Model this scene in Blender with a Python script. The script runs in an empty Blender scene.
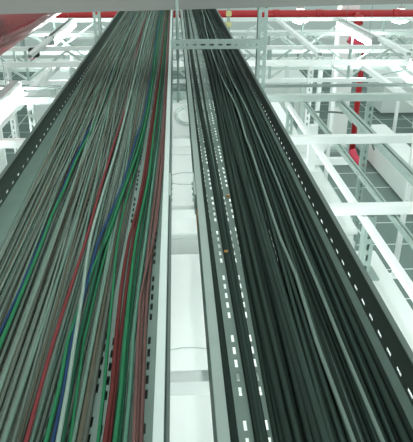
import bpy, bmesh, math, random
from mathutils import Vector, Matrix
random.seed(7)
C = bpy.context.scene.collection
CAM = Vector((0, 0, 3.4)); F = 600.0; PX, PY = 206.5, 221.0

# ------------------------------------------------------------------ camera
def rows():
    y = Vector((174-PX, PY+66, -F)).normalized()
    z = -Vector((203-PX, -(1480-PY), -F)).normalized()
    z = (z - y*z.dot(y)).normalized()
    x = y.cross(z)
    return x, y, z
XR, YR, ZR = rows()
def ray(px, py):
    c = Vector((px-PX, PY-py, -F))
    return Vector((c.dot(XR), c.dot(YR), c.dot(ZR)))
def on_h(px, py, h):
    r = ray(px, py); return CAM + r*(h/-r.z)
def on_y(px, py, Y):
    r = ray(px, py); return CAM + r*(Y/r.y)
cam_d = bpy.data.cameras.new('camera'); cam = bpy.data.objects.new('camera', cam_d); C.objects.link(cam)
cam.matrix_world = Matrix.Translation(CAM) @ Matrix((XR, YR, ZR)).to_4x4()
cam_d.sensor_fit = 'HORIZONTAL'; cam_d.sensor_width = 36; cam_d.lens = 36*F/413
cam_d.clip_start = 0.05; cam_d.clip_end = 200
bpy.context.scene.camera = cam

# ------------------------------------------------------------------ materials
def lin(c):
    return tuple((v/12.92 if v <= .04045 else ((v+.055)/1.055)**2.4) for v in [q/255 for q in c]) + (1,)
def mat(name, rgb, rough=.5, metal=0.0, noise=0.0, scale=20, emit=None, spec=.5, stretch=None):
    m = bpy.data.materials.new(name); m.use_nodes = True
    nt = m.node_tree; b = nt.nodes['Principled BSDF']
    b.inputs['Base Color'].default_value = lin(rgb)
    b.inputs['Roughness'].default_value = rough; b.inputs['Metallic'].default_value = metal
    b.inputs['Specular IOR Level'].default_value = spec
    if noise:
        tc = nt.nodes.new('ShaderNodeTexCoord'); n = nt.nodes.new('ShaderNodeTexNoise'); n.inputs['Scale'].default_value = scale
        n.inputs['Detail'].default_value = 4
        src = tc.outputs['Object']
        if stretch:
            mp = nt.nodes.new('ShaderNodeMapping'); mp.inputs['Scale'].default_value = stretch
            nt.links.new(src, mp.inputs['Vector']); src = mp.outputs['Vector']
        nt.links.new(src, n.inputs['Vector'])
        r = nt.nodes.new('ShaderNodeMixRGB'); r.blend_type = 'MIX'
        c = lin(rgb)
        r.inputs['Color1'].default_value = tuple(v*(1-noise) for v in c[:3])+(1,)
        r.inputs['Color2'].default_value = tuple(min(1, v*(1+noise)) for v in c[:3])+(1,)
        nt.links.new(n.outputs['Fac'], r.inputs['Fac']); nt.links.new(r.outputs['Color'], b.inputs['Base Color'])
    if emit:
        b.inputs['Emission Color'].default_value = (.93, 1, .98, 1); b.inputs['Emission Strength'].default_value = emit
    return m
M = {}
M['galv'] = mat('galvanised_tray', (118, 142, 132), .5, .2, .12, 14)
M['galv_dark'] = mat('darker_galvanised_tray', (104, 126, 117), .5, .2, .15, 14)  # darker tone of the tray metal, for the right tray
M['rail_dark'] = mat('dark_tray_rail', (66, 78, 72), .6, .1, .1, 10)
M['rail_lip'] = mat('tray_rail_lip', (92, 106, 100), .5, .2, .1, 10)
M['lip_pale'] = mat('bright_tray_lip', (190, 203, 198), .45, .1, .06, 18)
M['lip_grey'] = mat('grey_tray_lip', (130, 146, 139), .45, .2, .08, 18)
M['strut'] = mat('galvanised_strut', (176, 194, 188), .4, .45, .1, 30)
M['white'] = mat('white_powder_coat', (248, 252, 250), .4, 0, .02, 8)
M['pale'] = mat('pale_grey_paint', (205, 218, 213), .45, 0, .04, 8)
M['grey_paint'] = mat('mid_grey_paint', (158, 172, 168), .5, 0, .05, 8)
M['duct'] = mat('duct_sheet', (146, 147, 144), .5, .1, .04, 3)
M['red'] = mat('red_pipe_paint', (186, 38, 44), .28, 0, .06, 12)
M['red_deep'] = mat('red_pipe_gloss', (142, 22, 32), .18, 0, .05, 12, spec=.03)
M['pink'] = mat('faded_red_paint', (214, 60, 88), .4, 0, .05, 12)
M['cab'] = mat('cabinet_white', (236, 242, 239), .45, 0, .02, 4)
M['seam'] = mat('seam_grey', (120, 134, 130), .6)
M['wall'] = mat('wall_white', (222, 230, 227), .9, 0, .03, 2, spec=.1)
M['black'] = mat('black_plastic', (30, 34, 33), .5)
M['yellow'] = mat('yellow_tag', (220, 214, 150), .5)
M['orange'] = mat('orange_tag', (190, 140, 78), .5)
M['tube'] = mat('lamp_diffuser', (255, 255, 255), .4, emit=19.0)
M['tube_fill'] = mat('fill_lamp_diffuser', (255, 255, 255), .4, emit=4.6)  # for the fill lamps added beneath the right tray
M['lamp_body'] = mat('lamp_housing', (170, 174, 172), .45, 0, .03, 10)
def cable_mat(name, rgb): return mat(name, rgb, .75, 0, .16, 6, spec=.1, stretch=(8, 1.2, 8))
M['c_grey'] = [cable_mat('cable_grey_%s' % n, c) for n, c in (('mid', (104, 117, 108)), ('dull', (96, 106, 97)), ('pale', (116, 132, 122)), ('dark', (88, 95, 87)), ('olive', (97, 96, 82)), ('teal', (108, 134, 122)))]
M['c_light'] = cable_mat('cable_light', (140, 160, 150))
M['c_green'] = cable_mat('cable_green', (46, 116, 80))
M['c_green_dark'] = cable_mat('cable_deep_green', (36, 86, 64))
M['c_teal'] = cable_mat('cable_teal', (96, 140, 122))
M['c_blue'] = cable_mat('cable_blue', (40, 66, 100))
M['c_red'] = cable_mat('cable_red', (122, 56, 58))
M['c_brown'] = cable_mat('cable_red_brown', (98, 46, 44))
M['c_pink'] = cable_mat('cable_dusty_pink', (118, 88, 84))
M['c_black'] = [cable_mat('cable_black_%s' % n, c) for n, c in (('plain', (46, 60, 54)), ('worn', (52, 67, 61)), ('deep', (40, 52, 47)))]
M['c_slate'] = cable_mat('cable_slate', (110, 126, 119))

def floor_mat():
    m = bpy.data.materials.new('raised_floor_tiles'); m.use_nodes = True; nt = m.node_tree; b = nt.nodes['Principled BSDF']
    tc = nt.nodes.new('ShaderNodeTexCoord'); mp = nt.nodes.new('ShaderNodeMapping'); mp.inputs['Location'].default_value = (.12, .25, 0)
    br = nt.nodes.new('ShaderNodeTexBrick'); br.offset = 0; br.inputs['Scale'].default_value = 1
    br.inputs['Brick Width'].default_value = .6; br.inputs['Row Height'].default_value = .6
    br.inputs['Mortar Size'].default_value = .012; br.inputs['Mortar Smooth'].default_value = .1
    br.inputs['Color1'].default_value = lin((108, 126, 121)); br.inputs['Color2'].default_value = lin((115, 132, 127)); br.inputs['Mortar'].default_value = lin((205, 216, 212))
    nt.links.new(tc.outputs['Object'], mp.inputs['Vector']); nt.links.new(mp.outputs['Vector'], br.inputs['Vector'])
    nt.links.new(br.outputs['Color'], b.inputs['Base Color']); b.inputs['Roughness'].default_value = .8; b.inputs['Specular IOR Level'].default_value = .12
    return m
M['floor'] = floor_mat()

# ------------------------------------------------------------------ helpers
def obj(name, bm, m, parent=None, smooth=False):
    me = bpy.data.meshes.new(name); bmesh.ops.recalc_face_normals(bm, faces=bm.faces[:]); bm.to_mesh(me); bm.free()
    if smooth:
        for p in me.polygons: p.use_smooth = True
    me.materials.append(m); o = bpy.data.objects.new(name, me); C.objects.link(o)
    if parent:
        o.parent = parent; g = parent if parent.type == 'EMPTY' else parent.parent if parent.parent else None
        o.matrix_parent_inverse = Matrix.Translation(-parent.location) if parent.type == 'EMPTY' else Matrix()
    return o
def tag(o, label, cat, group=None):
    o['label'] = label; o['category'] = cat
    if group: o['group'] = group
    return o
def thing(name, label, cat, loc, group=None):
    o = bpy.data.objects.new(name, None); o.empty_display_size = .05; C.objects.link(o); o.location = loc
    return tag(o, label, cat, group)
def struct(o): o['kind'] = 'structure'; return o
def box(bm, a, b, bev=0):
    r = bmesh.ops.create_cube(bm, size=1); vs = r['verts']
    for v in vs:
        v.co = Vector([a[i] + (v.co[i]+.5)*(b[i]-a[i]) for i in range(3)])
    if bev:
        es = list({e for v in vs for e in v.link_edges}); bmesh.ops.bevel(bm, geom=es, offset=bev, segments=2, affect='EDGES')
def frame(a, b, up=Vector((0, 0, 1))):
    t = (Vector(b)-Vector(a)).normalized()
    if abs(t.dot(up)) > .98: up = Vector((0, 1, 0))
    s = t.cross(up).normalized(); u = s.cross(t)
    return t, s, u
def sweep(bm, a, b, prof, up=Vector((0, 0, 1))):
    a, b = Vector(a), Vector(b); t, s, u = frame(a, b, up)
    r0 = [bm.verts.new(a+s*x+u*y) for x, y in prof]; r1 = [bm.verts.new(b+s*x+u*y) for x, y in prof]; n = len(prof)
    for i in range(n): bm.faces.new((r0[i], r0[(i+1) % n], r1[(i+1) % n], r1[i]))
    bm.faces.new(r0[::-1]); bm.faces.new(r1)
def chan(w, h, t=.004, lip=.009):          # strut channel profile, open side down
    a = w/2; return [(-a, h/2), (a, h/2), (a, -h/2), (a-lip, -h/2), (a-lip, -h/2+t), (a-t, -h/2+t), (a-t, h/2-t), (-a+t, h/2-t), (-a+t, -h/2+t), (-a+lip, -h/2+t), (-a+lip, -h/2), (-a, -h/2)]
def rect(w, h): return [(-w/2, h/2), (w/2, h/2), (w/2, -h/2), (-w/2, -h/2)]
def tube(bm, pts, r, n=6, cap=True):
    prev = None; first = None
    for i, p in enumerate(pts):
        p = Vector(p); q0 = Vector(pts[max(0, i-1)]); q1 = Vector(pts[min(len(pts)-1, i+1)])
        t = (q1-q0).normalized(); up = Vector((0, 0, 1)) if abs(t.z) < .95 else Vector((0, 1, 0))
        s = t.cross(up).normalized(); u = s.cross(t)
        ring = [bm.verts.new(p + (s*math.cos(2*math.pi*k/n)+u*math.sin(2*math.pi*k/n))*r) for k in range(n)]
        if prev:
            for k in range(n): bm.faces.new((prev[k], prev[(k+1) % n], ring[(k+1) % n], ring[k]))
        else: first = ring
        prev = ring
    if cap: bm.faces.new(first[::-1]); bm.faces.new(prev)
def perf(bm, o, ud, vd, W, L, cols, sl, pitch, per=0, gap=0):
    """sheet from o, W along ud and L along vd, with slots sl long in columns (centre, width, phase)"""
    o, ud, vd = Vector(o), Vector(ud), Vector(vd)
    def q(u0, u1, v0, v1):
        if u1-u0 < 1e-5 or v1-v0 < 1e-5: return
        bm.faces.new([bm.verts.new(o+ud*a+vd*b) for a, b in ((u0, v0), (u1, v0), (u1, v1), (u0, v1))])
    u = 0
    for c, w, ph in sorted(cols):
        q(u, c-w/2, 0, L); v = 0; p = ph; k = 0
        while p+sl < L:
            q(c-w/2, c+w/2, v, p); v = p+sl; k += 1; p += pitch
            if per and k % per == 0: p += gap
        q(c-w/2, c+w/2, v, L); u = c+w/2
    q(u, W, 0, L)
def solid(o, t, off=0):
    md = o.modifiers.new('thickness', 'SOLIDIFY'); md.thickness = t; md.offset = off; return o
def Z(h): return CAM.z - h

# ------------------------------------------------------------------ setting
bm = bmesh.new(); box(bm, (-11, -4, -.1), (11, 19, 0)); struct(obj('floor', bm, M['floor']))
bm = bmesh.new(); box(bm, (-11, 18, 0), (11, 18.2, 5.2)); struct(obj('wall_back', bm, M['wall']))

# ------------------------------------------------------------------ cable trays
ZB = Z(.85); TH = .097; Y0, Y1 = -1.0, 9.6
def tray(label, xl, xr, m, mr, ml, lip_side, rail_pitch):
    t = thing('cable_tray', label, 'cable tray', (0.5*(xl+xr), Y0, ZB))
    cols = []; x = .041 if xl > 0 else .11; k = 0
    while x < xr-xl-.02:
        cols.append((x, .0065, .02 if k % 2 else .0425)); x += .0205; k += 1
    bm = bmesh.new(); perf(bm, (xl, Y0, ZB), (1, 0, 0), (0, 1, 0), xr-xl, Y1-Y0, cols, .028, .045, 5, .05)
    solid(obj('base_plate', bm, m, t), .002)
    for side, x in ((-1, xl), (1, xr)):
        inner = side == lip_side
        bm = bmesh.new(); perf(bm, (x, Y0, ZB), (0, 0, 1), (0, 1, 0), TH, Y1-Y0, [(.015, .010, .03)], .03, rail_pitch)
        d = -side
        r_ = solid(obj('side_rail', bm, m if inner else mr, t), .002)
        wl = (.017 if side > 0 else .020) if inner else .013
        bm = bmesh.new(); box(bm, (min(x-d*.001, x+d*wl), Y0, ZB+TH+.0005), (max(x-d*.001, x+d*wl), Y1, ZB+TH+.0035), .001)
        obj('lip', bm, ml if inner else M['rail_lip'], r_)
        for yy in (1.9, 4.9, 7.0):
            bm = bmesh.new(); xo = x+side*.004
            box(bm, (xo-.002, yy-.1, ZB+.012), (xo+.002, yy+.1, ZB+TH-.012), .001)
            for by in (-.07, -.025, .025, .07):
                tube(bm, [(xo, yy+by, ZB+.055), (xo+side*.008, yy+by, ZB+.055)], .006, 6)
            s = obj('splice_plate', bm, M['strut'], t)
    return t
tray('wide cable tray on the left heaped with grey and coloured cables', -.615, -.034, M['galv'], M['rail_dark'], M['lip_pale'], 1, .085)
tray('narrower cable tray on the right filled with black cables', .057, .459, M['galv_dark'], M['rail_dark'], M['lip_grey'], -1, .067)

# made-up black tray below the left one, added so its slots look dark
t = thing('cable_tray', 'made-up lower tray added beneath the left tray to darken its slots', 'cable tray', (-.3, Y0, Z(1.03)))
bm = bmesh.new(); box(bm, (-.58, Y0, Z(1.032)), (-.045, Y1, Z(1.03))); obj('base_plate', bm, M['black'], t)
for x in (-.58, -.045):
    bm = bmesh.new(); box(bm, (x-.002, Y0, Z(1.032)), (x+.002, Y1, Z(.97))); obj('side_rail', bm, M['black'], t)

bm = bmesh.new(); tube(bm, [(-.0285, Y0, Z(.79)), (-.0285, Y1, Z(.79))], .0045, 8)  # thin tube drawn for the dark line beside the lip
tag(obj('line', bm, M['seam'], None, True), 'thin dark conduit along the gap side of the left tray', 'line')

# ------------------------------------------------------------------ cables
def smooth_path(knots, step=.12):
    """Catmull-Rom through world points"""
    P = [2*knots[0]-knots[1]] + knots + [2*knots[-1]-knots[-2]]; out = []
    for i in range(1, len(P)-2):
        n = max(1, int((P[i+1]-P[i]).length/step))
        for j in range(n):
            s = j/n; a, b, c, d = P[i-1], P[i], P[i+1], P[i+2]
            out.append(.5*((2*b)+(c-a)*s+(2*a-5*b+4*c-d)*s*s+(3*b-3*c+d-a)*s**3))
    out.append(knots[-1]); return out
def cable(label, m, pts, r, group=None):
    bm = bmesh.new(); tube(bm, pts, r, 7)
    return tag(obj('data_cable' if group is None or 'power' not in group else 'power_cable', bm, m, None, True), label, 'cable', group)
def ext(knots_px, h):
    k = [on_h(x, y, h) for x, y in knots_px]; k.sort(key=lambda v: v.y)
    a, b = k[0], k[1]; s = (b.x-a.x)/(b.y-a.y)
    k = [Vector((a.x - max(-.03, min(.03, s))*(a.y+.9), -.9, a.z))] + k
    z = k[-1]
    if z.y < 9.3: k.append(Vector((z.x, 9.4, z.z)))
    return smooth_path(k)
COL = [
 ('red data cable running alone through the greys of the left tray', 'c_red', .803, .0043, [(26,442),(54,340),(86,240),(100,190),(115,140),(124,108),(131,75),(141,30),(147,11)]),
 ('green data cable farthest left among the greys, beside a blue one', 'c_green', .808, .0048, [(0,345),(22,292),(43,240),(52,215),(66,185),(76,160),(97,115),(112,75),(128,30)]),
 ('blue data cable hugging the leftmost green cable', 'c_blue', .812, .0036, [(0,333),(20,290),(37,250),(62,190),(74,160),(94,115),(110,74),(126,30)]),
 ('green data cable left of the bright blue one at the bottom edge', 'c_green', .810, .0046, [(46,442),(60,385),(68,340),(77,315),(92,270),(108,235),(122,195),(133,165),(141,140),(150,100),(155,60),(160,20)]),
 ('blue data cable between two green ones at the bottom of the left tray', 'c_blue', .808, .0042, [(53,442),(63,395),(71,345),(80,310),(88,280),(97,245),(104,228),(115,203),(122,186),(130,160),(135,142),(144,115),(149,85),(156,40)]),
 ('pale grey cable lying over the blue and green cables', 'c_light', .800, .0046, [(58,442),(67,392),(75,340),(83,290),(90,240),(104,190),(119,140),(134,80),(146,30)]),
 ('deep green cable right of the bright blue one and its pale neighbour', 'c_green_dark', .808, .0044, [(62,442),(70,390),(79,340),(93,284),(104,240),(118,200),(129,170),(138,140),(147,105),(152,68),(157,25)]),
 ('thin green cable just left of the red-brown pair', 'c_green', .826, .0036, [(98,442),(104,390),(108,340),(113,290),(117,245),(125,205),(134,175),(143,140),(152,90),(159,45)]),
 ('thick red-brown cable, left one of the red-brown pair', 'c_brown', .812, .0050, [(105,442),(112,390),(116,340),(121,290),(129,240),(137,210),(143,180),(149,140),(155,100),(161,60),(165,25)]),
 ('red-brown cable crossing over its thicker twin at the bottom', 'c_brown', .819, .0042, [(109,442),(116,378),(120,340),(126,290),(133,240),(140,205),(146,175),(151,140),(157,100),(162,60),(166,25)]),
 ('bright green cable right beside the red-brown pair', 'c_green', .818, .0050, [(115,442),(121,390),(125,340),(130,290),(136,240),(143,205),(149,175),(153,140),(158,100),(163,55)]),
 ('green cable second to the right of the red-brown pair', 'c_green_dark', .826, .0042, [(119,442),(124,390),(128,340),(134,290),(141,240),(147,200),(152,170),(157,140),(161,100),(165,55)]),
 ('pale teal cable between the green cables and the dusty pink ones', 'c_teal', .830, .0048, [(125,442),(130,390),(133,340),(138,295),(145,245),(150,205),(155,165),(160,120),(164,70)]),
 ('dusty pink cable that slants in from the right rail', 'c_pink', .814, .0036, [(134,442),(136,390),(138,340),(140,300),(146,270),(152,248),(157,222),(161,180),(165,140),(167,80),(169,40)]),
 ('dusty pink cable closest to the right rail of the left tray', 'c_pink', .822, .0042, [(141,442),(143,390),(145,340),(147,300),(151,260),(155,225),(160,180),(163,140),(166,80),(168.5,40)]),
 ('dusty pink cable in the middle of the three pink ones', 'c_pink', .829, .0040, [(137,442),(139,390),(141,340),(144,290),(149,245),(154,205),(159,165),(163,120),(166,70)]),
 ('thin green cable right of the deep green one, crossed by grey cables', 'c_green', .822, .0036, [(70,442),(77,390),(84,340),(97,285),(109,240),(121,200),(132,170),(140,143),(148,108),(153,70),(158,30)]),
]
for i, (lab, mk, h, r, kn) in enumerate(COL):
    pts = ext(kn, h)
    if i < 3:                                   # these sink under the loose cables farther along the tray
        for p in pts:
            s = min(1, max(0, (p.y-2.3)/.9)); p.z -= .022*s*s*(3-2*s)
    cable(lab, M[mk], pts, r)

def wander(x_near, x_far, zb, r, amp, zamp=.004, xmin=-9, xmax=9):
    p1, p2, p3 = [random.uniform(0, 6.28) for _ in range(3)]; f1, f2 = random.uniform(.5, .9), random.uniform(1.1, 2.0)
    a1, a2 = amp*random.uniform(.4, 1), amp*.4*random.uniform(.3, 1)
    k = []; y = -.9
    while y <= 9.4:
        s = min(1, max(0, (y-.8)/3.5)); x = x_near+(x_far-x_near)*s + a1*math.sin(f1*y+p1)+a2*math.sin(f2*y+p2)
        k.append(Vector((min(xmax, max(xmin, x)), y, zb+r+abs(zamp*math.sin(1.3*f1*y+p3))))); y += .15
    return k
ZT = ZB+.0015
# grey cables left of the lone red cable
N = 68
for i in range(N):
    s = (i+.5)/N; xn = -.515+.335*s; xf = -.583+.42*s
    r = random.choice((.0036, .0040, .0044, .0050)); lay = i % 2
    m = M['c_grey'][random.choices(range(6), (4, 3, 2, 3, 4, 2))[0]]
    lone = s > .70
    lab = 'grey data cable lying right of the lone red cable in the left tray' if lone else ('grey data cable between the leftmost green cable and the lone red one' if s > .38 else 'grey data cable on the far left side of the left tray')
    g = 'grey cables right of the lone red cable' if lone else ('grey cables between the green and lone red cable' if s > .38 else 'grey cables along the left flange')
    cable(lab, m, wander(xn, xf, ZT+lay*.008, r, .012, xmin=-.585), r, g)
# second, upper layer: loose cables crossing at a shallow angle
for i in range(30):
    xn = random.uniform(-.50, -.19); xf = xn-.06+random.uniform(-.03, .05); r = random.choice((.0032, .0036, .004))
    cable('loose grey cable snaking over the top of the left tray bundle', M['c_grey'][random.choice((0, 2, 4, 5, 1))], wander(xn, xf, ZT+.016+.004*(i % 3), r, .03, .006, xmin=-.585), r, 'loose grey cables on top of the left bundle')
for i in range(11):
    xf = -.155+.009*i; r = .0036
    cable('grey cable half buried among the green and red cables', M['c_grey'][random.choice((0, 1, 2, 3))], wander(-.150+.006*i if i > 2 else -.195+.005*i, xf, ZT, r, .004, .002, xmax=-.07), r, 'grey cables buried among the coloured ones')
# black cables
N = 36
for i in range(N):
    s = (i+.5)/N; xn = .172+.238*s; xf = .212+.228*s; r = random.choice((.0045, .005, .006, .007, .0085))
    m = random.choice(M['c_black']); lay = i % 2
    cable('black power cable in the packed bundle of the right tray', m, wander(xn, xf, ZT+lay*.011, r, .008, .006, xmin=.09, xmax=.445), r, 'black power cables in the right tray bundle')
for i in range(14):
    xn = random.uniform(.19, .395); xf = xn+.03+random.uniform(-.03, .03); r = random.choice((.004, .005, .006, .0075))
    cable('black power cable lying loose on top of the right bundle', random.choice(M['c_black']), wander(xn, xf, ZT+.026+.004*(i % 3), r, .018, .008, xmin=.17, xmax=.435), r, 'loose black power cables on the right bundle')
for xn, xf, r, lab in ((.088, .084, .011, 'thick black cable hard against the left rail of the right tray'), (.133, .115, .0055, 'left cable of three black strands lying apart between the slots'), (.142, .128, .006, 'middle cable of three black strands lying apart between the slots'), (.151, .160, .0055, 'right cable of three black strands lying apart between the slots'),
                   (.412, .430, .007, 'second black cable in from the bare strip by the right flange'), (.424, .441, .007, 'rightmost black cable, nearest the bare strip by the right flange')):
    cable(lab, random.choice(M['c_black']), wander(xn, xf, ZT, r, .003, .002, xmax=.446), r)
cable('thin grey cable on the black bundle, left one of two', M['c_slate'], ext([(354,442),(316,340),(296,275),(281,240),(264,190),(251,150),(246,138),(237,108),(222,78),(212,52),(206,30),(203,14)], .79), .0046)
cable('thin grey cable on the black bundle, right one of two', M['c_slate'], ext([(383,442),(341,342),(317,283),(299,240),(279,185),(261,142),(245,105),(232,80),(221,52),(211,25)], .79), .0044)

# ------------------------------------------------------------------ overhead duct, trapeze hanger
YD = 3.66
t = thing('duct', 'grey sheet metal duct crossing above both trays at the top edge', 'duct', (0, YD, Z(.385)))
bm = bmesh.new(); sweep(bm, (-4.2, YD+.225, Z(.15)-.022*4.2), (4.6, YD+.225, Z(.15)+.022*4.6), rect(.45, .49)); obj('body', bm, M['duct'], t)
for x in (-3.3, 2.75):
    bm = bmesh.new(); box(bm, (x-.02, YD-.012, Z(.405)+.022*x), (x+.02, YD+.462, Z(-.11)+.022*x), .003); obj('flange', bm, M['duct'], t)
t = thing('trapeze_hanger', 'slotted steel hanger frame straddling the right tray', 'hanger', (.26, 3.58, Z(.9)))
def slotted_post(name, a, b, w, m, parent=None, face=(0, -1, 0)):
    """upright channel, slotted web towards -Y"""
    a, b = Vector(a), Vector(b); L = (b-a).length; bm = bmesh.new()
    perf(bm, (a.x-w/2, a.y-w/2, a.z), (1, 0, 0), (0, 0, 1), w, L, [(w/2, w*.3, .02)], .03, .055)
    for sx in (-1, 1):
        x = a.x+sx*w/2
        bm.faces.new([bm.verts.new(v) for v in ((x, a.y-w/2, a.z), (x, a.y+w/2, a.z), (x, a.y+w/2, b.z), (x, a.y-w/2, b.z))])
        x2 = x-sx*w*.22
        bm.faces.new([bm.verts.new(v) for v in ((x, a.y+w/2, a.z), (x2, a.y+w/2, a.z), (x2, a.y+w/2, b.z), (x, a.y+w/2, b.z))])
    bmesh.ops.remove_doubles(bm, verts=bm.verts[:], dist=1e-5)
    return solid(obj(name, bm, m, parent), .0025)
slotted_post('post', (.512, 3.69, Z(.90)), (.512, 3.69, Z(.387)), .054, M['strut'], t)
bm = bmesh.new(); tube(bm, [(.009, 3.58, Z(.91)), (.009, 3.58, Z(.1))], .006, 8); tube(bm, [(.009, 3.58, Z(.66)), (.009, 3.58, Z(.1))], .009, 8); obj('rod', bm, M['strut'], t, True)
bm = bmesh.new()
perf(bm, (-.03, 3.555, Z(.60)), (0, 0, 1), (1, 0, 0), .05, .53, [(.024, .010, .02)], .028, .05)
perf(bm, (-.03, 3.555, Z(.55)), (0, 1, 0), (1, 0, 0), .035, .52, [(.018, .006, .02)], .028, .05)
solid(obj('cross_strut', bm, M['strut'], t), .0025)
bm = bmesh.new(); sweep(bm, (-.04, 3.6, Z(.88)), (.54, 3.6, Z(.88)), chan(.041, .041)); obj('bottom_strut', bm, M['strut'], t)
for x in (.009, .508):
    bm = bmesh.new(); box(bm, (x-.022, 3.57, Z(.905)), (x+.022, 3.62, Z(.899)), .001); tube(bm, [(x, 3.59, Z(.905)), (x, 3.59, Z(.92))], .010, 6); obj('nut_plate', bm, M['strut'], t)

# ------------------------------------------------------------------ white support grid below the trays
HG = 1.05
order = ['nearest', 'second', 'third', 'fourth', 'fifth', 'sixth', 'seventh', 'eighth', 'ninth', 'tenth', 'eleventh', 'twelfth']
for k, (y, w, m) in enumerate(((1.25, .045, 'white'), (2.33, .042, 'white'), (3.31, .046, 'white'), (4.30, .05, 'pale'), (4.62, .022, 'grey_paint'), (5.60, .048, 'white'))):
    t = thing('cross_beam', '%s channel beam crossing under both trays, %s' % ('white' if m == 'white' else 'pale grey', 'the nearest to the viewer' if k == 0 else order[k]+' from the viewer'), 'beam', (0, y, Z(HG+w)))
    bm = bmesh.new(); sweep(bm, (-4.6, y, Z(HG)-w/2), (5.4, y, Z(HG)-w/2), chan(w, w)); obj('channel', bm, M[m], t)
    for x in (-.55, -.12, .1, .45):
        bm = bmesh.new(); tube(bm, [(x, y, Z(HG)), (x, y, Z(HG)+.02)], .01, 6); obj('bolt', bm, M['seam'], t)

def grid_post(x, y, ztop, label, m='white', w=.045, zbot=0.0, slots=True):
    t = thing('upright_post', label, 'post', (x, y, zbot))
    if slots: slotted_post('shaft', (x, y, zbot+.008), (x, y, ztop), w, M[m], t)
    else:
        bm = bmesh.new(); sweep(bm, (x, y, zbot+.008), (x, y, ztop), rect(w, w)); obj('shaft', bm, M[m], t)
    bm = bmesh.new(); box(bm, (x-.06, y-.06, zbot), (x+.06, y+.06, zbot+.01), .002); obj('foot_plate', bm, M[m], t)
    return t
zt = Z(HG)
POSTS = [(.83, 2.33, 'strut', 'slotted post under the second beam, just right of the right tray'), (.83, 4.30, 'strut', 'slim grey post under the fourth beam near the right tray'),
 (1.42, 4.30, 'strut', 'slim grey post under the fourth beam right of the red riser'),
 (-1.05, 4.30, 'pale', 'pale post under the fourth beam left of the left tray'), (-1.55, 5.6, 'white', 'white post under the sixth beam at the left edge'), (-.95, 5.6, 'pale', 'pale post under the sixth beam close to the left tray'),
 (1.25, 5.6, 'white', 'white post under the sixth beam right of the trays'), (2.35, 5.6, 'white', 'white post under the sixth beam far right')]
for x, y, m, lab in POSTS: grid_post(x, y, zt-.05, lab, m, zbot=2.0 if 0 < x < .9 else 0.0)

def rail(label, x, h, y0, y1, w, hh, m, double=0):
    t = thing('rail', label, 'rail', (x, y0, Z(h)-hh))
    bm = bmesh.new()
    for dx in ((-double, double) if double else (0,)):
        sweep(bm, (x+dx, y0, Z(h)-hh/2), (x+dx, y1, Z(h)-hh/2), chan(w, hh, .003, w*.22))
    obj('channel', bm, M[m], t)
    for y in (y0+.03, y1-.03):
        bm = bmesh.new(); box(bm, (x-double-w*.6, y-.02, Z(h)-hh-.006), (x+double+w*.6, y+.02, Z(h)-hh), .001); obj('clamp', bm, M[m], t)
HR = HG+.048
rail('thick double grey rail running lengthwise far right, over the low plinth', 1.19, HR, .6, 4.3, .022, .03, 'strut', .018)
rail('thin double rail running lengthwise, middle one on the right', .93, HR, .6, 4.4, .010, .02, 'strut', .010)
rail('bright white rail running lengthwise closest to the right tray', .80, HR, .6, 4.3, .024, .03, 'white')
rail('white rail running lengthwise left of the left tray', -1.15, HR, 1.0, 5.6, .035, .04, 'white')
rail('pale rail running lengthwise at the left edge', -1.72, HR, 1.0, 5.6, .035, .04, 'pale')
rail('white rail running lengthwise toward the red riser', 1.75, HR, 2.3, 5.6, .045, .04, 'white')
rail('pale rail running lengthwise at the right edge', 2.45, HR, 3.3, 7.8, .045, .04, 'pale')

# lattice girders further away
def girder(label, y, h, dep, x0, x1, bay, m, ch=.04):
    t = thing('lattice_girder', label, 'girder', (0, y, Z(h+dep)))
    for hh, n in ((h, 'top_chord'), (h+dep, 'bottom_chord')):
        bm = bmesh.new(); sweep(bm, (x0, y, Z(hh)), (x1, y, Z(hh)), chan(ch, ch)); obj(n, bm, M[m], t)
    x = x0; k = 0
    while x < x1-1e-3:
        a, b = (Z(h)-ch/2, Z(h+dep)+ch/2) if k % 2 else (Z(h+dep)+ch/2, Z(h)-ch/2)
        bm = bmesh.new(); sweep(bm, (x, y, a), (min(x1, x+bay), y, b), rect(ch*.5, ch*.5)); obj('web_diagonal', bm, M['strut' if m == 'pale' else 'pale'], t)  # webs toned darker than the chords, shaded sides put into the colour
        if k % 2 == 0:
            bm = bmesh.new(); sweep(bm, (x, y, Z(h+dep)+ch/2), (x, y, Z(h)-ch/2), rect(ch*.6, ch*.6)); obj('web_upright', bm, M['grey_paint' if m == 'pale' else 'strut'], t)
        x += bay; k += 1
    return t
for k, (y, h, dep, bay, m, ch) in enumerate(((6.35, 1.06, .34, .42, 'white', .04), (7.3, 1.06, .4, .5, 'pale', .04), (8.3, 1.02, .42, .55, 'white', .045), (10.3, 1.5, .5, .6, 'pale', .05), (11.6, 1.65, .5, .7, 'white', .06), (13.4, 2.0, .5, .8, 'white', .07))):
    girder('%s lattice girder beyond the cross beams, %s in depth' % (m if m == 'white' else 'pale grey', 'nearest' if k == 0 else order[k]), y, h, dep, -4.9, 6.0, bay, m, ch)
far = [(-2.9, 6.35), (-1.3, 6.35), (1.35, 6.35), (2.9, 6.35), (-2.2, 7.3), (1.75, 7.3), (3.6, 7.3), (-3.4, 8.3), (-1.4, 8.3), (1.2, 8.3), (2.2, 8.3), (4.2, 8.3), (-2.8, 10.3), (1.9, 10.3), (3.9, 10.3), (-3.6, 11.6), (1.3, 11.6), (2.8, 11.6), (5.0, 11.6), (-2.4, 13.4), (2.2, 13.4), (4.6, 13.4)]
gl = {6.35: 'nearest', 7.3: 'second', 8.3: 'third', 10.3: 'fourth', 11.6: 'fifth', 13.4: 'sixth'}
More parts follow.
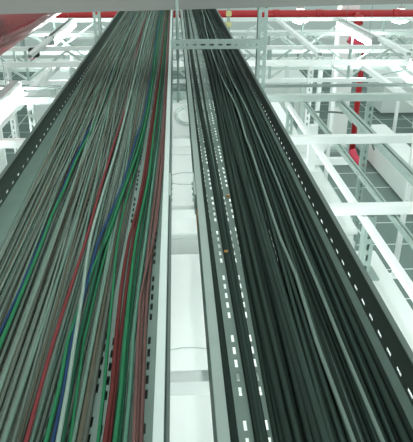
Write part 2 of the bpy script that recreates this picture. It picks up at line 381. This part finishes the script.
for x, y in far:
    same = sorted(q for q, yy in far if yy == y and (q > 0) == (x > 0)); i = same.index(x) if x > 0 else len(same)-1-same.index(x)
    grid_post(x, y, Z({6.35: 1.4, 7.3: 1.46, 8.3: 1.44, 10.3: 2.0, 11.6: 2.15, 13.4: 2.5}[y])-.03, 'white post under the %s lattice girder, %s one %s of the trays' % (gl[y], ['first', 'second', 'third'][i], 'right' if x > 0 else 'left'), 'white' if (i+int(y)) % 2 else 'pale', .05, slots=False)
# lengthwise runs at girder level
for x, lab in ((-3.3, 'far left'), (-2.3, 'second from the left'), (-1.35, 'left, nearest the left tray'), (1.35, 'right, nearest the right tray'), (2.2, 'second to the right'), (3.2, 'third to the right'), (4.3, 'far right')):
    rail('white lengthwise runner on the lattice girders, ' + lab, x, 1.0, 5.7, 8.35, .05, .035, 'white')
# diagonal braces between grid levels
def brace(label, a, b, r, m):
    bm = bmesh.new(); sweep(bm, a, b, chan(r, r, r*.12, r*.22)); tag(obj('brace', bm, M[m]), label, 'brace')
brace('white diagonal brace right of the red riser, at the right edge', (2.0, 5.60, Z(1.09)), (2.75, 4.9, Z(1.7)), .05, 'white')
brace('dark thin diagonal brace beside the red riser', (1.75, 5.5, Z(1.2)), (2.25, 5.5, Z(1.1)), .012, 'seam')
brace('white diagonal brace above the dark box on the left', (-1.5, 5.65, Z(1.5)), (-1.05, 5.65, Z(1.08)), .03, 'white')

# lower level bracket on the right
bm = bmesh.new(); sweep(bm, (.55, 3.73, Z(1.36)), (1.15, 3.73, Z(1.36)), chan(.05, .04)); sweep(bm, (.9, 3.75, Z(1.36)), (1.1, 4.2, Z(1.36)), chan(.05, .04))
tag(obj('bracket', bm, M['white']), 'white lower bracket beside the right tray below the third beam', 'bracket')
grid_post(.87, 3.69, Z(1.1), 'white post carrying the lower bracket', 'white', .05, zbot=2.0, slots=False)

# ------------------------------------------------------------------ cabinets under the trays, plinth on the right
def cabinet(label, x0, x1, y0, y1, ztop):
    t = thing('equipment_cabinet', label, 'cabinet', ((x0+x1)/2, (y0+y1)/2, 0))
    bm = bmesh.new(); box(bm, (x0+.02, y0+.005, .06), (x1-.02, y1-.005, ztop-.03), .006); obj('body', bm, M['cab'], t)
    bm = bmesh.new(); box(bm, (x0, y0, ztop-.03), (x1, y1, ztop), .006); obj('top_panel', bm, M['cab'], t)
    bm = bmesh.new(); box(bm, (x0+.04, y0+.03, 0), (x1-.04, y1-.03, .06)); obj('plinth', bm, M['seam'], t)
    n = max(1, int((y1-y0)/.6))
    for i in range(n):
        a = y0+(y1-y0)*i/n+.02; b = y0+(y1-y0)*(i+1)/n-.02
        bm = bmesh.new(); box(bm, (x1-.02, a, .12), (x1-.004, b, ztop-.08), .004)
        d = obj('door', bm, M['cab'], t)
        bm = bmesh.new(); box(bm, (x1-.004, b-.07, 1.0), (x1+.012, b-.045, 1.16), .003); obj('handle', bm, M['black'], d)
CT = 2.0
cabinet('white cabinet under the trays, nearest of its row', -.62, .96, -.4, 1.02, CT)
cabinet('white cabinet under the trays, second of its row, with its edge right of the tray', -.62, .96, 1.03, 2.56, CT)
cabinet('white cabinet under the trays, third of its row beyond a narrow gap', -.62, .94, 2.78, 4.0, CT)
cabinet('white cabinet under the trays, fourth and last of its row', -.62, .94, 4.01, 5.5, CT)
t = thing('low_plinth', 'long low white plinth on the grey floor right of the aisle', 'plinth', (3.3, 6, 0))
bm = bmesh.new(); box(bm, (3.12, 3.6, .04), (3.62, 10.0, .42), .01); obj('body', bm, M['cab'], t)
bm = bmesh.new(); box(bm, (3.15, 3.65, 0), (3.59, 9.95, .04)); obj('base', bm, M['seam'], t)
t = thing('low_plinth', 'second long low white plinth behind the first on the right', 'plinth', (5.0, 6, 0))
bm = bmesh.new(); box(bm, (4.5, 4.6, .04), (5.2, 11.0, .42), .01); obj('body', bm, M['cab'], t)
bm = bmesh.new(); box(bm, (4.53, 4.65, 0), (5.17, 10.95, .04)); obj('base', bm, M['seam'], t)
for k, (x0, x1, y0, y1, zt2, lab) in enumerate(((-3.6, -2.2, 2.6, 5.2, 1.3, 'white cabinet on the far left behind the left tray'), (-3.2, -2.42, 6.5, 8.1, .9, 'low white cabinet on the left beneath the girders'), (1.6, 2.6, 11.9, 13.1, .8, 'white cabinet in the distance right of the trays'), (4.2, 5.6, 12.0, 13.1, .8, 'white cabinet in the distance at the far right'), (-2.6, -1.2, 10.6, 12.6, 1.1, 'white cabinet in the distance left of the trays'))):
    cabinet(lab, x0, x1, y0, y1, zt2)

# loops of thin cable lying on the cabinet tops in the gap
def loop(label, cx, cy, z, rx, ry, turns, r, m):
    pts = []
    for i in range(int(turns*22)+1):
        a = i/22*2*math.pi; k = 1+.08*math.sin(a*.37+cx*9)
        pts.append(Vector((cx+rx*k*math.cos(a), cy+ry*k*math.sin(a+.1*math.sin(a*.5)), z+r+.0022*i/22)))
    bm = bmesh.new(); tube(bm, pts, r, 6); tag(obj('cable_coil', bm, M[m], None, True), label, 'cable coil')
loop('thin grey cable loop lying on the white cabinet seen through the gap', .05, 3.55, CT, .11, .10, 1.6, .0022, 'pale')
loop('faint cable loop on the nearer white cabinet in the gap', .02, 1.7, CT, .16, .12, 1.0, .0018, 'pale')
loop('tangled grey cable coil in the gap beyond the last cabinets', .08, 5.0, CT, .09, .26, 4.5, .006, 'pale')

# ------------------------------------------------------------------ red pipes and the white column
YP = 9.2
foot = on_h(351, 164, 3.4)
t = thing('sprinkler_main', 'red horizontal pipe running behind the trays along the top edge', 'pipe', (0, YP+.35, Z(1.1)))
pm = on_y(340, 14, YP+.3); hm = pm.z
bm = bmesh.new(); tube(bm, [(-6, YP+.3, hm), (7.5, YP+.3, hm)], .062, 14); obj('pipe', bm, M['red'], t, True)
for px_ in (276, 319, 396):
    x = on_y(px_, 13, YP+.3).x
    bm = bmesh.new(); tube(bm, [(x-.05, YP+.3, hm), (x+.05, YP+.3, hm)], .07, 14); obj('coupling', bm, M['red'], t, True)
t = thing('pipe_riser', 'red vertical riser pipe in front of the white column', 'pipe', (foot.x, YP, 0))
top = on_y(357, 16, YP)
bm = bmesh.new(); pz = hm
p = [Vector((top.x+.06, YP+.3, pz)), Vector((top.x+.06, YP+.12, pz-.02)), Vector((top.x+.04, YP+.03, pz-.1)), Vector((top.x-.02, YP, pz-.22)), Vector((top.x-.08, YP, pz-.34)), Vector((foot.x+.02, YP, pz-.5)), Vector((foot.x, YP, pz-.9)), Vector((foot.x, YP, .22))]
tube(bm, p, .048, 14); obj('pipe', bm, M['red'], t, True)
bm = bmesh.new(); tube(bm, [(top.x+.06, YP+.1, pz-.01), (top.x+.04, YP+.03, pz-.11)], .068, 12); obj('coupling', bm, M['red'], t, True)
bm = bmesh.new(); tube(bm, [(top.x-.08, YP, pz-.32), (foot.x+.03, YP, pz-.46)], .062, 12); obj('coupling', bm, M['pink'], t, True)
for z in (1.60, 1.70):
    o_ = None; bm = bmesh.new(); tube(bm, [(foot.x, YP, z), (foot.x, YP, z+.045)], .0495, 14); obj('band', bm, M['pale'], t, True)
bm = bmesh.new(); tube(bm, [(foot.x, YP, .24), (foot.x+.03, YP-.05, .14), (foot.x+.1, YP-.18, .07), (foot.x+.14, YP-.28, .06)], .06, 12); obj('foot_elbow', bm, M['pink'], t, True)
t = thing('column', 'white square column standing behind the red riser', 'column', (2.72, YP+.4, 0))
bm = bmesh.new(); box(bm, (2.56, YP+.42, .1), (2.84, YP+.70, 4.4), .012); obj('shaft', bm, M['white'], t)
bm = bmesh.new(); box(bm, (2.42, YP+.28, 0), (2.98, YP+.84, .1), .01); obj('base', bm, M['grey_paint'], t)
bm = bmesh.new(); box(bm, (2.52, YP+.38, .1), (2.88, YP+.74, .16), .008); obj('collar', bm, M['pale'], t)

t = thing('water_pipe', 'large glossy red pipe at the top left running away lengthwise', 'pipe', (-1.2, 0, Z(.73)))
bm = bmesh.new(); tube(bm, [(-1.2, -.6, Z(.6)), (-1.2, 3.0, Z(.6)), (-1.2, 7.5, Z(.6))], .13, 28); obj('pipe', bm, M['red_deep'], t, True)
for y in (1.6,):
    bm = bmesh.new(); tube(bm, [(-1.2, y-.06, Z(.6)), (-1.2, y+.06, Z(.6))], .145, 28); obj('coupling', bm, M['red'], t, True)

# ------------------------------------------------------------------ lamps
def batten(label, x, h, y0, y1, top=-1.6, tube_mat='tube'):
    t = thing('batten_lamp', label, 'lamp', (x, (y0+y1)/2, Z(h)))
    bm = bmesh.new(); sweep(bm, (x, y0, Z(h)-.02), (x, y1, Z(h)-.02), [(-.035, -.02), (-.03, .015), (-.02, .02), (.02, .02), (.03, .015), (.035, -.02)]); obj('housing', bm, M['lamp_body'], t)
    bm = bmesh.new(); sweep(bm, (x, y0+.02, Z(h)-.075), (x, y1-.02, Z(h)-.075), [(-.065, -.02), (-.06, .0), (-.035, .034), (.035, .034), (.06, .0), (.065, -.02), (.03, -.034), (-.03, -.034)]); obj('diffuser', bm, M[tube_mat], t)
    for y in (y0, y1):
        bm = bmesh.new(); box(bm, (x-.05, y-.012, Z(h)-.1), (x+.05, y+.012, Z(h)+.002), .004); obj('end_cap', bm, M['lamp_body'], t)
    for y in (y0+.25, y1-.25):
        bm = bmesh.new(); tube(bm, [(x, y, Z(h)), (x, y, Z(top))], .002, 5); obj('wire', bm, M['seam'], t)
batten('bright tube lamp on the right above the red riser, grey housing', 2.16, 1.0, 6.6, 8.1)
batten('bright tube lamp on the left between red pipe and left tray', -1.37, 1.0, 6.8, 8.35)
batten('bright tube lamp cut by the left edge below the red pipe', -1.22, 1.0, 3.1, 4.6, .729)
batten('unseen tube lamp added to the left row, before the one cut by the left edge', -1.22, 1.0, .6, 2.1, .729)  # added out of view, continuing the row to brighten the space below
batten('tube lamp added to the right row, outside the frame, next before the visible one', 2.16, 1.0, 4.2, 5.45)  # added out of view to light the area below the trays
for k_, (ya, yb) in enumerate(((.0, 1.15), (1.4, 2.2), (2.45, 3.2), (3.45, 4.2), (4.72, 5.5))):  # unseen lamps added under the tray so the gap looks brighter
    batten('unseen fill lamp added under the right tray to brighten the gap, %s from the viewer' % ('nearest' if k_ == 0 else order[k_]), .35, .93, ya, yb, .853, 'tube_fill')
for k_, (ya, yb) in enumerate(((1.0, 2.5), (3.2, 4.7), (5.6, 7.1))):  # unseen lamps added overhead for a strip highlight on the red pipe
    batten('unseen tube lamp added high above the trays, %s from the viewer' % ('nearest' if k_ == 0 else order[k_]), .1, -1.7, ya, yb, -1.78)
batten('tube lamp added to the right row, outside the frame, nearest the viewer', 2.16, 1.0, .6, 2.1)  # another unseen lamp added to the right row for brightness
def dome(label, px_, py_, Y):
    p = on_y(px_, py_, Y); t = thing('dome_lamp', label, 'lamp', p)
    bm = bmesh.new(); bmesh.ops.create_uvsphere(bm, u_segments=20, v_segments=10, radius=1, matrix=Matrix.Translation(p) @ Matrix.Diagonal((.16, .16, .10, 1))); obj('globe', bm, M['tube'], t, True)
    bm = bmesh.new(); tube(bm, [p+Vector((0, 0, .1)), p+Vector((0, 0, .16))], .06, 12); obj('cap', bm, M['lamp_body'], t, True)
    bm = bmesh.new(); tube(bm, [p+Vector((0, 0, .15)), p+Vector((0, 0, 1.6))], .004, 5); obj('cord', bm, M['seam'], t)
dome('bright dome lamp below the red main, left one', 300, 17, 9.85)
dome('bright dome lamp below the red main at the right edge', 400, 17, 9.85)

# ------------------------------------------------------------------ small things
pts = [on_y(309, 112, 4.5), on_y(330, 112, 4.5), on_y(349, 114, 4.5), on_y(362, 121, 4.4), on_y(369, 132, 4.35), on_y(374, 150, 4.3)]
bm = bmesh.new(); tube(bm, smooth_path(pts, .04), .008, 7); tag(obj('drooping_cable', bm, M['seam'], None, True), 'thin grey cable drooping in front of the column on the right', 'cable')
p = on_y(34, 53, 6.28); t = thing('equipment_box', 'dark box hung on the white framing at the left', 'box', (p.x, 6.3, p.z-.05))
bm = bmesh.new(); box(bm, (p.x-.05, 6.25, p.z-.04), (p.x+.05, 6.328, p.z+.05), .01); obj('body', bm, M['black'], t)
bm = bmesh.new(); box(bm, (p.x-.065, 6.26, p.z-.06), (p.x+.0, 6.32, p.z-.041), .004); obj('base', bm, M['pink'], t)
pa = on_y(229, 14, 6.2); pb = on_y(228.5, 25, 6.2)
grid_post(pa.x, 6.25, pa.z+.08, 'slim post with two yellow tags right of the right tray', 'strut', .03, slots=False)
for p, lab in ((pa, 'upper'), (pb, 'lower')):
    bm = bmesh.new(); box(bm, (pa.x-.028, 6.22, p.z-.025), (pa.x+.028, 6.235, p.z+.025), .004)
    tag(obj('marker_tag', bm, M['yellow']), 'small yellow tag right of the right tray near the top, %s one' % lab, 'tag')
slotted_post_thing = thing('upright_post', 'slotted grey post rising beside the left tray at the top', 'post', (-.69, 5.6, Z(HG)))
slotted_post('shaft', (-.69, 5.57, Z(HG)+.008), (-.69, 5.57, Z(.0)), .06, M['strut'], slotted_post_thing)
bm = bmesh.new(); box(bm, (-.74, 5.53, Z(HG)), (-.64, 5.62, Z(HG)+.008), .002); obj('foot_plate', bm, M['strut'], slotted_post_thing)
p = on_h(195, 220, .8)
bm = bmesh.new(); box(bm, (.0545, p.y-.03, ZB+.02), (.0565, p.y+.03, ZB+.075), .0005); tag(obj('label_sticker', bm, M['orange']), 'small orange sticker on the gap side of the right tray', 'sticker')
for px_, py_, lab in ((226, 252, 'among the slots of the right tray'), (228, 196, 'on the black strands farther up the right tray')):
    p = on_h(px_, py_, .838); bm = bmesh.new(); tube(bm, [p+Vector((-.006, 0, 0)), p+Vector((.006, 0, 0))], .006, 8); tag(obj('cable_tie', bm, M['orange'], None, True), 'tiny orange cable tie ' + lab, 'cable tie')

# ------------------------------------------------------------------ light
w = bpy.data.worlds.new('hall_light'); bpy.context.scene.world = w; w.use_nodes = True
bg = w.node_tree.nodes['Background']; bg.inputs['Color'].default_value = (.86, 1.0, .955, 1); bg.inputs['Strength'].default_value = .62
s = bpy.context.scene
s.view_settings.view_transform = 'Standard'; s.view_settings.look = 'None'; s.view_settings.gamma = 1; s.view_settings.use_curve_mapping = False
s.view_settings.exposure = 0.5
